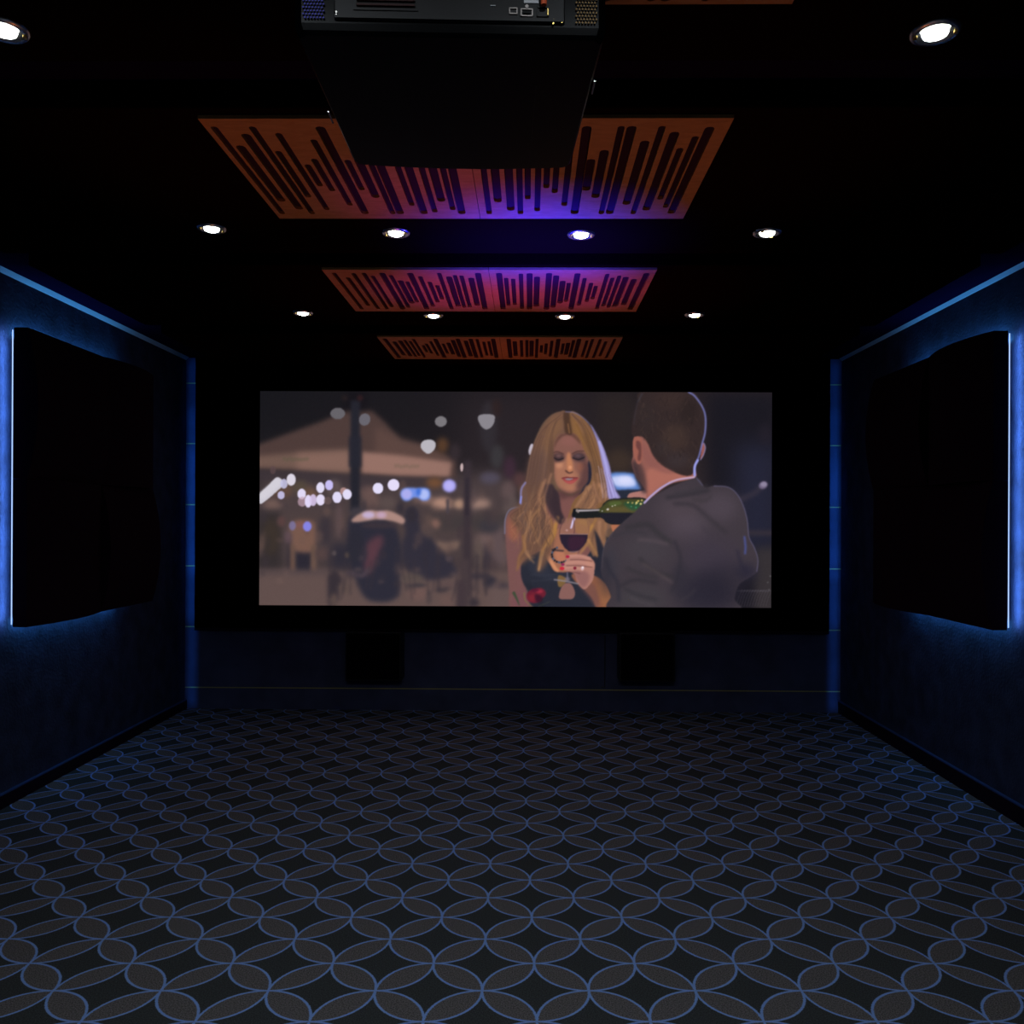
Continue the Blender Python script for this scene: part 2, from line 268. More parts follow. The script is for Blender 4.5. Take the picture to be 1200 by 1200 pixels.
    locks = [([(720,70),(660,160),(600,240)],26,(184,138,96)),([(800,60),(840,140),(860,180)],30,(186,140,96)),([(780,60),(800,150),(790,220)],22,(150,110,74)),([(730,100),(690,180),(640,280)],14,(104,80,66)),([(760,150),(730,230),(690,260)],18,(196,146,98)),
        ([(770,340),(720,430),(690,520),(660,600)],18,(176,128,70)),([(740,390),(700,480)],22,(204,152,76)),([(800,360),(800,450),(830,560)],30,(182,136,98)),([(850,380),(850,480),(840,560)],20,(168,124,84)),([(700,500),(750,570),(790,650)],24,(190,142,84)),
        ([(640,620),(690,560),(720,500)],14,(206,152,90)),([(880,340),(870,420),(850,470)],16,(120,96,84)),([(760,420),(740,520),(770,600)],10,(86,66,54))]
    for p, w, c in locks: stroke('L', p, w, tuple(v*.92 for v in c), 1.0, .72, w*.45)
    for i in range(30):
        x = 650+rs.rand()*220; y = 60+rs.rand()*110; stroke('L', [(x,y),(x-10+rs.randn()*14,y+60),(x-20+rs.randn()*20,y+110)], 6, hc[rs.randint(7)], .35, .4, 3)
    poly('L', [(760,430),(840,580),(850,700),(900,760),(900,900),(740,700),(760,640),(790,640)], (38,40,50), 1, .9)
    poly('L', [(350,60),(400,60),(400,170),(420,260),(470,360),(440,350),(380,260),(352,170)], (60,48,52), 1.2, .9)
    ell('K', 240,880, 70,230, (86,66,58), 5, .55, .15); ell('K', 400,760, 18,230, (84,62,50), 2, .6, .02); ell('K', 770,600, 16,130, (100,72,46), 2, .6, -.35)
    for p in [[(360,420),(290,620),(250,860),(200,1090)],[(450,360),(380,560),(370,760),(330,980)],[(300,520),(230,760),(190,980)]]: stroke('K', p, 12, (88,66,54), .9, .5, 6)
    for p in [[(700,360),(800,540),(850,760),(880,980)],[(650,400),(730,560),(800,700),(830,900),(850,1080)]]: stroke('K', p, 11, (98,70,46), .9, .5, 6)
    for p in [[(400,900),(360,1030),(330,1160),(350,1260)],[(340,960),(300,1080),(250,1200)],[(860,900),(880,1010),(930,1120)],[(820,980),(850,1080),(900,1180)]]: stroke('K', p, 20, (176,130,96), 1.0, .6, 8)
    # parting and rim light
    poly('K', [(520,290),(575,290),(590,380),(605,500),(540,490),(525,400)], (72,52,40), .9, .85); stroke('K', [(565,400),(580,490)], 12, (140,100,64), .5, .8)
    stroke('K', [(540,278),(620,285),(700,325),(780,400),(850,500),(910,620),(940,700)], 10, (124,120,150), .5, .75)
    poly('K', [(790,400),(880,560),(930,660),(985,820),(1010,960),(1050,1070),(1090,1140),(980,1150),(950,980),(905,780),(860,580)], (156,152,206), .7, .9)
    stroke('K', [(880,580),(940,780),(985,980),(1040,1120)], 26, (178,178,228), .8, .8); stroke('K', [(140,990),(100,1060),(95,1200)], 20, (134,134,180), .6, .8); stroke('K', [(100,1130),(90,1190)], 16, (140,150,220), .5, .9)
    for i in range(10):
        x = 900+i*14; stroke('K', [(x-30,820+i*12),(x,980),(x+20+i*4,1140)], 5, (118,106,138) if i % 2 else (204,204,238), .3, .5)
    # man's far hand and glass, bottle
    poly('E', [(204,722),(220,700),(270,688),(330,684),(350,740),(310,752),(250,728),(215,734)], (172,122,108), .5)
    poly('L', [(900,380),(980,376),(920,440),(905,430)], (176,112,78), .5)
    poly('L', [(582,262),(600,252),(790,252),(830,210),(880,174),(960,166),(1180,166),(1200,300),(1060,340),(1000,378),(900,380),(850,360),(810,326),(590,330)], (30,32,32), .45)
    poly('L', [(812,282),(830,225),(880,184),(960,176),(1170,176),(1160,285)], (70,74,40), .8)
    poly('L', [(850,270),(880,240),(1000,232),(1110,240),(1090,278),(900,282)], (98,88,50), 1.3, .8); poly('L', [(1000,200),(1160,200),(1130,250),(1060,262)], (40,84,56), 1.3, .8); poly('L', [(880,200),(960,190),(980,212),(900,230)], (84,104,52), 1, .8)
    poly('L', [(815,290),(1090,288),(1030,345),(980,374),(900,374),(850,352)], (34,34,42), .6)
    stroke('L', [(612,268),(700,266),(795,262)], 14, (206,200,196), .5, .95, 10); stroke('L', [(612,262),(624,278)], 16, (150,140,130), .5); rect('L', 584,254, 600,330, (24,26,30), .4)
    for x, y, r, c in [(868,256,10,(224,222,206)),(906,230,6,(226,222,200)),(928,222,6,(220,216,190)),(822,270,5,(200,200,190)),(1034,200,8,(210,196,110)),(1070,202,9,(176,160,90)),(1105,200,10,(236,222,130)),(1118,186,9,(226,206,110)),(1140,210,10,(236,222,140)),(1148,180,8,(208,190,110)),(1100,212,6,(240,230,150)),(1060,232,6,(80,160,110)),(1100,240,8,(60,140,96))]:
        ell('L', x, y, r, r*.8, c, .35, .9)
    # wine glass
    poly('L', [(510,328),(700,350),(712,400),(706,462),(472,458),(484,390)], (150,112,88), .8, .45); poly('L', [(600,350),(700,352),(704,455),(610,455)], (168,124,70), 1.2, .5)
    stroke('L', [(516,330),(480,400),(470,470),(490,540)], 8, (88,62,62), .4, .7); stroke('L', [(700,360),(712,420),(704,480)], 6, (120,84,70), .4, .6)
    poly('L', [(472,461),(590,461),(704,461),(703,490),(692,525),(668,560),(636,590),(600,608),(575,612),(545,602),(512,574),(488,536),(476,500),(472,461)], (42,34,48), .5, 1, False); poly('L', [(560,480),(680,490),(660,560),(580,600),(540,560)], (62,36,52), 1.4, .8)
    stroke('L', [(474,460),(704,462)], 6, (168,136,124), .35, .8); stroke('L', [(590,334),(580,360),(566,410)], 20, (214,208,236), .5, .95, 14); stroke('L', [(586,330),(594,420),(590,455)], 6, (84,54,60), .4, .8); ell('L', 530,430, 10,7, (214,180,170), .6, .7)
    stroke('L', [(560,610),(620,606)], 12, (150,120,110), .6, .7)
    # bracelet, hand, forearm
    for i in range(13):
        t = i/12.; a = 3.5-t*3.6; x = 486+74*np.cos(a)*(-1 if 0 else 1); y = 634-60*np.sin(a)
        ell('L', 480+72*np.cos(2.0+t*3.4), 632+64*np.sin(-(2.0+t*3.4))*1., 10, 10, (32,36,46) if i % 3 else (70,84,104), .4, .95)
    stroke('L', [(410,590),(450,596),(500,600)], 14, (40,40,48), .6, .8)
    poly('L', [(750,800),(850,870),(890,960),(920,1075),(790,1075),(740,990),(670,910),(600,850),(580,790)], (140,92,66), .8)
    poly('L', [(800,860),(860,900),(900,1010),(850,1060),(800,980)], (166,112,70), 2.6, .7); poly('L', [(640,880),(740,860),(800,1000),(780,1070),(720,990)], (110,76,72), 1.6, .6)
    poly('L', [(540,640),(600,632),(700,646),(745,672),(762,710),(760,760),(750,830),(720,880),(680,915),(640,890),(610,840),(590,785),(490,752),(500,720),(520,700)], (176,126,108), .5)
    poly('L', [(590,780),(660,760),(720,800),(700,880),(660,900),(620,850)], (140,98,92), 1.6, .8); poly('L', [(690,660),(750,690),(756,740),(700,720)], (196,142,114), 1.4, .8)
    for y, x0, x1 in [(645,540,720),(700,520,745),(742,500,660)]: stroke('L', [(x0,y),((x0+x1)/2,y-8),(x1,y+14)], 24, (196,144,122), .7, .75)
    for y, x0, x1 in [(672,560,740),(722,530,740),(775,540,640)]: stroke('L', [(x0,y),((x0+x1)/2,y),(x1,y+12)], 7, (104,66,62), .5, .8)
    for x, y, rx, ry, c in [(538,648,17,13,(170,40,66)),(498,712,15,11,(140,40,82)),(492,745,20,14,(198,44,60)),(598,742,14,12,(122,34,50))]: ell('L', x, y, rx, ry, c, .4)
    ell('L', 660,742, 14,17, (214,188,182), .45); ell('L', 664,736, 7,8, (250,240,234), .35)
    stroke('L', [(536,780),(538,840)], 14, (120,118,130), .5, .6); stroke('L', [(430,838),(520,850),(625,870)], 12, (142,136,136), .5, .85); ell('L', 536,836, 22,20, (130,122,128), .8, .6)
    # rose
    ell('L', 262,975, 62,58, (104,32,48), .7); ell('L', 305,950, 55,44, (108,34,48), .7); ell('L', 245,990, 34,30, (136,42,50), 1.4, .7); ell('L', 305,935, 30,14, (168,50,66), .9, .8); poly('L', [(270,960),(330,980),(320,1020),(280,1020)], (58,24,40), 1, .9); ell('L', 270,925, 34,14, (84,26,48), .8, .8)
    stroke('L', [(95,950),(120,1000),(140,1050)], 26, (58,76,52), .6, .9, 8); stroke('L', [(180,950),(190,1010),(240,1060)], 12, (120,108,66), .5, .9, 5); stroke('L', [(300,1060),(390,1020)], 6, (60,66,56), .5, .8)
    # ---- man: neck, ear, jacket
    poly('E', [(245,330),(240,450),(232,500),(262,590),(300,640),(330,700),(345,740),(480,640),(640,600),(660,560),(600,480),(300,300)], (148,96,82), .6)
    poly('E', [(330,560),(420,520),(600,560),(650,590),(500,620),(400,680),(340,720)], (176,112,92), 1.8, .8); poly('E', [(230,480),(262,590),(300,650),(330,700),(326,600),(290,500)], (66,52,52), 2.0, .75)
    poly('E', [(270,90),(300,20),(620,20),(680,90),(722,190),(722,280),(700,380),(668,470),(645,560),(600,582),(520,560),(430,510),(375,450),(340,370),(300,322),(240,318),(232,250),(250,160)], (52,42,40), .7)
    for x, y, rx, ry, c, b in [(500,80,120,60,(60,47,42),5),(520,330,90,90,(68,54,46),5),(320,200,70,100,(52,44,42),5),(610,150,60,80,(44,36,34),4),(440,400,50,40,(58,50,48),4),(540,480,80,50,(60,52,52),4)]: ell('E', x, y, rx, ry, c, b, .75)
    for i in range(170):
        x = 270+rs.rand()*430; y = 40+rs.rand()*480
        if y > 330 and x < 330+(y-330)*1.0: continue
        if x > 715-(y-200)*.2 and y > 200: continue
        stroke('E', [(x,y),(x+rs.randn()*12,y+26)], 5, [(78,62,52),(36,30,30),(64,52,46)][rs.randint(3)], .45, .38)
    poly('E', [(244,340),(262,322),(290,330),(306,380),(304,450),(292,500),(268,500),(250,450),(240,400)], (158,98,80), .5); poly('E', [(262,350),(290,360),(298,420),(290,480),(270,470),(278,420),(262,390)], (100,62,58), .8, .85)
    poly('E', [(300,360),(360,440),(440,520),(520,560),(440,560),(330,500)], (140,90,80), 1.6, .7); poly('E', [(240,500),(262,520),(300,640),(330,690),(300,690),(262,600)], (54,46,50), 1.6, .7)
    poly('E', [(700,362),(716,370),(722,400),(708,450),(690,470),(694,420)], (150,92,84), .5); stroke('E', [(712,364),(722,395),(710,440),(690,475)], 6, (130,132,170), .4, .9)
    stroke('E', [(610,24),(650,50),(700,120),(722,190),(720,290),(700,370),(680,450),(655,510),(650,575)], 11, (116,122,176), .5, .9); stroke('E', [(672,478),(652,520),(652,580)], 15, (156,164,226), .5, .95)
    stroke('E', [(268,100),(252,180),(246,240)], 5, (64,64,76), .8, .5); stroke('E', [(270,90),(300,35)], 6, (72,78,90), .8, .6)
    jk = [(1032,829)]
    poly('F', [(470,10),(660,-60),(720,0),(780,-10),(870,-2),(930,40),(975,120),(1005,220),(1015,330),(1050,400),(1075,480),(1070,560),(1020,600),(950,650),(920,740),(910,829),(130,829),(100,720),(60,640),(30,560),(50,400),(110,300),(180,230),(250,170),(330,95)], (64,58,62), .6)
    for x, y, rx, ry, c, b, a in [(560,150,160,110,(80,71,75),8,.8),(330,420,150,110,(70,66,69),8,.7),(760,480,190,150,(62,56,66),10,.8),(730,700,190,140,(42,40,50),9,.95),(560,620,50,120,(48,46,54),5,.8),(820,130,120,100,(80,72,78),7,.8),(90,520,50,120,(60,60,66),5,.7),(1000,560,70,50,(44,42,56),5,.9),(300,740,160,80,(66,64,66),7,.8),(600,290,150,60,(86,76,84),8,.5)]:
        ell('F', x, y, rx, ry, c, b, a)
    folds = [([(470,70),(600,50),(740,20)],26,(50,48,52)),([(520,40),(640,20),(740,-10)],12,(56,54,58)),([(520,110),(640,120),(740,200),(860,300)],26,(56,52,56)),([(760,60),(720,90),(640,84)],16,(60,56,58)),([(200,270),(340,250),(400,300),(490,370)],34,(54,52,54)),
        ([(110,330),(220,300),(330,310)],14,(56,54,58)),([(280,350),(380,360),(480,380)],12,(94,82,84)),([(290,480),(390,560),(510,600)],24,(52,50,52)),([(200,540),(330,590),(400,600)],20,(54,52,54)),([(310,510),(420,580),(510,640)],8,(104,90,86)),([(160,660),(260,620),(400,640)],20,(50,48,52)),
        ([(190,680),(280,720),(400,750)],20,(52,50,54)),([(230,740),(300,770),(380,790)],10,(80,74,76)),([(520,360),(560,470),(540,600),(500,700)],18,(48,46,52)),([(560,760),(620,720),(660,680)],10,(62,58,62)),([(700,260),(800,360),(900,420)],22,(64,58,64)),([(60,480),(90,560),(140,640),(150,760)],20,(46,46,54)),([(940,420),(960,500),(1000,560)],16,(44,42,56))]
    for p, w, c in folds: stroke('F', p, w, c, 1.8, .8)
    stroke('F', [(780,-8),(870,-2),(930,40),(975,120),(1003,220),(1015,330),(1050,400),(1075,480),(1068,560)], 5, (104,102,128), .5, .8); stroke('F', [(985,330),(992,390),(990,440)], 13, (74,84,140), .8, .9); stroke('F', [(110,300),(50,400),(36,540)], 4, (100,96,104), .6, .5); stroke('E', [(660,590),(705,645)], 5, (92,94,120), .5, .8)
    stroke('E', [(318,762),(370,710),(440,655),(530,610),(648,590)], 14, (178,166,204), .45, .95, 12); stroke('E', [(480,622),(560,600),(650,588)], 5, (230,170,140), .4, .6)
    ell('F', 880,640, 160,150, (38,36,46), 8, .45); ell('F', 60,600, 40,150, (44,42,50), 5, .5); ell('F', 620,240, 120,40, (92,84,90), 6, .35)
    # faint softening of the print and screen grain
    out = (img*.75 + blur(img, .5)*.25)*np.array([.995,.965,1.02])
    out += rs.randn(H, W, 1)*1.2
    return np.clip(out, 0, 255)/255.
# ---------------------------------------------------------------- helpers
def srgb(r, g, b):
    return tuple(((c/255)/12.92 if c/255 <= .04045 else ((c/255+.055)/1.055)**2.4) for c in (r,g,b))+(1.0,)
def mat(name, col, rough=.7, metal=0., spec=.3, noise=0., nscale=20., bump=0., bscale=150., emis=None, estr=0.):
    m = bpy.data.materials.new(name); m.use_nodes = True; nt = m.node_tree; b = nt.nodes['Principled BSDF']
    b.inputs['Base Color'].default_value = col; b.inputs['Roughness'].default_value = rough; b.inputs['Metallic'].default_value = metal
    b.inputs['Specular IOR Level'].default_value = spec
    tc = nt.nodes.new('ShaderNodeTexCoord')
    if noise:
        n = nt.nodes.new('ShaderNodeTexNoise'); n.inputs['Scale'].default_value = nscale; n.inputs['Detail'].default_value = 5
        r = nt.nodes.new('ShaderNodeValToRGB'); r.color_ramp.elements[0].position = .3; r.color_ramp.elements[1].position = .7
        r.color_ramp.elements[0].color = tuple(c*(1-noise) for c in col[:3])+(1,); r.color_ramp.elements[1].color = tuple(min(1,c*(1+noise)) for c in col[:3])+(1,)
        nt.links.new(tc.outputs['Object'], n.inputs['Vector']); nt.links.new(n.outputs['Fac'], r.inputs['Fac']); nt.links.new(r.outputs['Color'], b.inputs['Base Color'])
    if bump:
        n = nt.nodes.new('ShaderNodeTexNoise'); n.inputs['Scale'].default_value = bscale; n.inputs['Detail'].default_value = 6
        u = nt.nodes.new('ShaderNodeBump'); u.inputs['Strength'].default_value = bump; u.inputs['Distance'].default_value = .004
        nt.links.new(tc.outputs['Object'], n.inputs['Vector']); nt.links.new(n.outputs['Fac'], u.inputs['Height']); nt.links.new(u.outputs['Normal'], b.inputs['Normal'])
    if emis:
        b.inputs['Emission Color'].default_value = emis; b.inputs['Emission Strength'].default_value = estr
    return m
M = dict(
    wall=mat('navy_plaster', (.038,.060,.125,1), .75, spec=.25, noise=.35, nscale=9, bump=.8, bscale=70),
    ceil=mat('ceiling_black_fabric', (.012,.006,.030,1), .95, spec=0, bump=.3, bscale=200),
    bulk=mat('bulkhead_black_fabric', (.010,.004,.0018,1), .95, spec=0),
    velvet=mat('black_velvet', (.0009,.0009,.0011,1), 1., spec=.0),
    board=mat('navy_lacquered_board', (.075,.085,.16,1), .7, spec=.1, noise=.2, nscale=6),
    brass=mat('brass_bead', (.60,.52,.18,1), .5, metal=.5),
    plum=mat('plum_skirting', (.012,.004,.014,1), .6, spec=.2),
    edge_glint=mat('skirting_blue_glint', (.04,.09,.25,1), .4, spec=.5),
    crown=mat('pale_cove_strip', (.50,.74,.92,1), .5, spec=.3),
    acf=mat('black_plum_acoustic_fabric', (.026,.009,.020,1), .95, spec=.05, bump=.5, bscale=260),
    backing=mat('black_backing_board', (.004,.004,.005,1), .8),
    led=mat('blue_led', (0,0,0,1), emis=(.42,.60,1.0,1), estr=1.3),
    felt=mat('dark_felt', (.05,.026,.05,1), .95, spec=.02),
    chrome=mat('brushed_trim_ring', (.75,.72,.66,1), .25, metal=1.),
    gold=mat('gold_plating_and_glint', (.9,.62,.18,1), .3, metal=1.),
    lens=mat('lit_lens', (.8,.8,.8,1), emis=(.93,1.0,.93,1), estr=14.),
    case=mat('gloss_black_plastic', (.0007,.0007,.0010,1), .3, spec=.10),
    case2=mat('satin_black_plastic', (.0032,.002,.0025,1), .5, spec=.3),
    port=mat('port_metal', (.32,.28,.26,1), .4, metal=.6),
    red=mat('orange_plug', (.75,.12,.04,1), .5),
    spk=mat('black_speaker_vinyl', (.010,.008,.010,1), .45, spec=.35, bump=.2, bscale=120),
    spkf=mat('black_speaker_cloth', (.0045,.003,.0045,1), .95, spec=.03, bump=.5, bscale=300),
    rub=mat('black_rubber', (.01,.01,.01,1), .8),
    white=mat('white_print', (.6,.6,.62,1), .5),
)
def link(name, bm, m, parent=None, smooth=False):
    me = bpy.data.meshes.new(name); bmesh.ops.recalc_face_normals(bm, faces=bm.faces); bm.to_mesh(me); bm.free()
    if smooth:
        for p in me.polygons: p.use_smooth = True
    me.materials.append(m); o = bpy.data.objects.new(name, me); C.objects.link(o)
    if parent is not None:
        o.parent = parent
    return o
def box(bm, x0, x1, y0, y1, z0, z1, bev=0.):
    r = bmesh.ops.create_cube(bm, size=1.0, matrix=Matrix.Translation(((x0+x1)/2,(y0+y1)/2,(z0+z1)/2)) @ Matrix.Diagonal((abs(x1-x0),abs(y1-y0),abs(z1-z0),1)))
    if bev:
        es = list({e for v in r['verts'] for e in v.link_edges})
        bmesh.ops.bevel(bm, geom=es, offset=bev, segments=2, affect='EDGES', profile=.5)
def cyl(bm, c, r, h, ax='Z', n=24, r2=None):
    rot = {'Z':Matrix(), 'Y':Matrix.Rotation(math.pi/2,4,'X'), 'X':Matrix.Rotation(math.pi/2,4,'Y')}[ax]
    bmesh.ops.create_cone(bm, cap_ends=True, segments=n, radius1=r, radius2=r if r2 is None else r2, depth=h, matrix=Matrix.Translation(c) @ rot)
def prism(bm, pts, z0, z1):
    a = [bm.verts.new((x,y,z0)) for x,y in pts]; b = [bm.verts.new((x,y,z1)) for x,y in pts]; n = len(pts)
    bm.faces.new(a[::-1]); bm.faces.new(b)
    for i in range(n): bm.faces.new((a[i],a[(i+1)%n],b[(i+1)%n],b[i]))
def lathe(bm, prof, n=32, M4=Matrix()):
    rows = [[bm.verts.new(M4 @ Vector((r*math.cos(t*2*math.pi/n), r*math.sin(t*2*math.pi/n), z))) for t in range(n)] for r, z in prof]
    for a, b in zip(rows, rows[1:]):
        for i in range(n): bm.faces.new((a[i],a[(i+1)%n],b[(i+1)%n],b[i]))
    return rows
def thing(name, label, cat, loc=(0,0,0), rz=0., group=None):
    o = bpy.data.objects.new(name, None); o.empty_display_size = .05; C.objects.link(o); o.location = loc; o.rotation_euler = (0,0,rz)
    o['label'] = label; o['category'] = cat
    if group: o['group'] = group
    return o
def struct(o, label=None, cat=None):
    o['kind'] = 'structure'
    o['label'] = label; o['category'] = cat
    return o
def copy_tree(o, parent=None):
    c = o.copy(); C.objects.link(c)
    if parent is not None: c.parent = parent
    for ch in list(o.children): copy_tree(ch, c)
    return c
def nb(): return bmesh.new()
# ---------------------------------------------------------------- the room
XL, XR, YB, YF, ZC = -2.447, 2.203, 6.11, -2.2, 2.502
# carpet: interlaced circles
def carpet():
    m = bpy.data.materials.new('interlaced_circle_carpet'); m.use_nodes = True; nt = m.node_tree; b = nt.nodes['Principled BSDF']; L = nt.links
    def N(t, **k):
        n = nt.nodes.new(t)
        for a, v in k.items(): setattr(n, a, v)
        return n
    def math_(op, a, b_=None, c=None):
        n = N('ShaderNodeMath', operation=op)
        for i, v in enumerate((a, b_, c)):
            if v is None: continue
            if isinstance(v, (int, float)): n.inputs[i].default_value = v
            else: L.new(v, n.inputs[i])
        return n.outputs[0]
    tc = N('ShaderNodeTexCoord'); p0 = at(565,1161,'z',0.); p1 = at(690,1161,'z',0.)
    s = (p1-p0).length; ang = math.atan2((p1-p0).y, (p1-p0).x); a = s/math.sqrt(2)
    q1 = at(616,938,'z',0.)
    ct, st = math.cos(ang+math.pi/4)/a, math.sin(ang+math.pi/4)/a
    sep = N('ShaderNodeSeparateXYZ'); wob = N('ShaderNodeTexNoise'); wob.inputs['Scale'].default_value = 160; wob.inputs['Detail'].default_value = 2
    L.new(tc.outputs['Object'], wob.inputs['Vector'])
    L.new(tc.outputs['Object'], sep.inputs[0])
    wv = math_('MULTIPLY', math_('SUBTRACT', wob.outputs['Fac'], .5), .006)
    x = math_('ADD', math_('SUBTRACT', sep.outputs[0], p0.x), wv); y = math_('SUBTRACT', sep.outputs[1], p0.y)
    u = math_('ADD', math_('MULTIPLY', x, ct), math_('MULTIPLY', y, st)); v = math_('SUBTRACT', math_('MULTIPLY', y, ct), math_('MULTIPLY', x, st))
    au = math_('ABSOLUTE', math_('SUBTRACT', math_('FRACT', u), .5)); av = math_('ABSOLUTE', math_('SUBTRACT', math_('FRACT', v), .5))
    mx = math_('SUBTRACT', 1.0, math_('MAXIMUM', au, av)); mn = math_('MINIMUM', au, av)
    d = math_('SQRT', math_('ADD', math_('MULTIPLY', mx, mx), math_('MULTIPLY', mn, mn)))
    e = math_('SUBTRACT', d, .7071)
    line = N('ShaderNodeMapRange', interpolation_type='SMOOTHSTEP'); L.new(math_('ABSOLUTE', e), line.inputs[0])
    line.inputs[1].default_value = .024; line.inputs[2].default_value = .011; line.inputs[3].default_value = 0; line.inputs[4].default_value = 1
    petal = N('ShaderNodeMapRange'); L.new(e, petal.inputs[0]); petal.inputs[1].default_value = .004; petal.inputs[2].default_value = -.004
    pile = N('ShaderNodeTexNoise'); pile.inputs['Scale'].default_value = 260; pile.inputs['Detail'].default_value = 3; L.new(tc.outputs['Object'], pile.inputs['Vector'])
    def tint(c, k):
        r = N('ShaderNodeValToRGB'); r.color_ramp.elements[0].position = .32; r.color_ramp.elements[1].position = .68
        r.color_ramp.elements[0].color = tuple(v*(1-k) for v in c)+(1,); r.color_ramp.elements[1].color = tuple(v*(1+k) for v in c)+(1,)
        L.new(pile.outputs['Fac'], r.inputs[0]); return r.outputs[0]
    m1 = N('ShaderNodeMixRGB'); L.new(petal.outputs[0], m1.inputs[0]); L.new(tint((.070,.077,.078), .4), m1.inputs[1]); L.new(tint((.178,.166,.164), .6), m1.inputs[2])
    m2 = N('ShaderNodeMixRGB'); L.new(line.outputs[0], m2.inputs[0]); L.new(m1.outputs[0], m2.inputs[1]); L.new(tint((.30,.50,1.0), .12), m2.inputs[2])
    L.new(m2.outputs[0], b.inputs['Base Color']); b.inputs['Roughness'].default_value = 1; b.inputs['Specular IOR Level'].default_value = 0
    bp = N('ShaderNodeBump'); bp.inputs['Strength'].default_value = .6; bp.inputs['Distance'].default_value = .003; L.new(pile.outputs['Fac'], bp.inputs['Height']); L.new(bp.outputs[0], b.inputs['Normal'])
    return m
b = nb(); box(b, XL-.1, XR+.1, YF, YB+.1, -.1, 0.); struct(link('floor', b, carpet()), 'dark carpet patterned with interlaced blue circles', 'floor')
b = nb(); box(b, XL-.1, XR+.1, YF, YB+.1, ZC, ZC+.1); struct(link('ceiling', b, M['ceil']), 'black fabric covered ceiling', 'ceiling')
b = nb(); box(b, XL-.15, XL, YF, YB+.1, 0, ZC); struct(link('wall_left', b, M['wall']), 'dark navy plaster wall on the left, lit blue behind its panels', 'wall')
b = nb(); box(b, XR, XR+.15, YF, YB+.1, 0, ZC); struct(link('wall_right', b, M['wall']), 'dark navy plaster wall on the right, lit blue behind its panels', 'wall')
b = nb(); box(b, XL-.1, XR+.1, YF-.1, YF, 0, ZC); struct(link('wall_front', b, M['wall']), 'navy wall behind the camera', 'wall')
b = nb(); box(b, XL-.1, XR+.1, YB+.02, YB+.12, 0, ZC); wb = struct(link('wall_back', b, M['backing']), 'black end wall of wide horizontal boards behind the movie screen', 'wall')
zj = [0.]+[CAMZ-(y-612)/165.3 for y in (808,736.5,665,593,521,450)]+[ZC]
for i in range(7):
    b = nb(); box(b, XL, XR, YB, YB+.02, zj[i]+(.004 if i else 0), zj[i+1]-.004, 0); link('board', b, M['board'], wb)
    if i:
        b = nb(); box(b, XL, XR, YB+.002, YB+.012, zj[i]-.0035, zj[i]+.0035); link('joint_bead', b, M['brass'], wb)
for side, x, s in (('left', XL, 1), ('right', XR, -1)):
    b = nb(); h = .062 if s == 1 else .082
    box(b, *sorted((x, x+s*.016)), YF, YB, 0, h); o = struct(link('baseboard_'+side, b, M['plum']), 'low plum black skirting along the %s wall' % side, 'baseboard')
    b = nb(); box(b, *sorted((x, x+s*.019)), YF, YB, h, h+.006); link('edge_glint_bead', b, M['edge_glint'], o)  # blue colour stands for the light caught by the skirting's top edge
# pale cove strips where walls and ceiling meet
for n, (x, s) in enumerate(((XL, 1), (XR, -1))):
    b = nb(); k = .021 if s == 1 else .018
    vs = [b.verts.new(p) for p in ((x,YF,ZC-k),(x,YF,ZC),(x+s*k,YF,ZC),(x,YB,ZC-k),(x,YB,ZC),(x+s*k,YB,ZC))]
    for f in ((0,1,2),(5,4,3),(0,3,4,1),(1,4,5,2),(2,5,3,0)): b.faces.new([vs[i] for i in f])
    struct(link('trim_%d' % (n+1), b, M['crown']), 'thin pale blue lit cove strip along the top of the %s wall' % ('left','right')[n], 'trim')
# dropped bulkheads across the ceiling that carry diffusers and downlights
ZB = CAMZ+1.09
DY = [(.45,1.79),(2.30,3.06),(3.68,4.41),(5.02,5.70)]
for n, (y0, y1) in enumerate(((.35,2.04),(2.27,3.50),(3.66,4.78),(4.99,5.98))):
    b = nb(); box(b, XL+.30, XR-.30, y0, y1, ZB, ZC, .006); struct(link('trim_%d' % (n+3), b, M['bulk']), 'black dropped ceiling bulkhead, number %d counted from the camera' % (n+1), 'bulkhead')
# ---------------------------------------------------------------- side walls' lit acoustic panels
def cushion(sx, y0, y1, z0, z1, mode, depth=.065, bulge=.05):
    """one curved panel; back at x=0, face towards +sx; curved over y (mode v) or over z (mode h)"""
    bm = nb(); n = 14; rows = []
    for i in range(n+1):
        t = i/n; bz = bulge*(1-(2*t-1)**2)
        if mode == 'v':
            y = y0+(y1-y0)*t; rows.append([(0,y,z0),(sx*(depth+bz),y,z0),(sx*(depth+bz),y,z1),(0,y,z1)])
        else:
            z = z0+(z1-z0)*t; rows.append([(0,y0,z),(sx*(depth+bz),y0,z),(sx*(depth+bz),y1,z),(0,y1,z)])
    R = [[bm.verts.new(p) for p in r] for r in rows]
    for a, c in zip(R, R[1:]):
        for k in range(4): bm.faces.new((a[k],a[(k+1)%4],c[(k+1)%4],c[k]))
    bm.faces.new(R[0]); bm.faces.new(R[-1][::-1])
    es = [e for e in bm.edges if e.calc_face_angle(0) > .6]
    bmesh.ops.bevel(bm, geom=es, offset=.006, segments=2, affect='EDGES')
    return bm
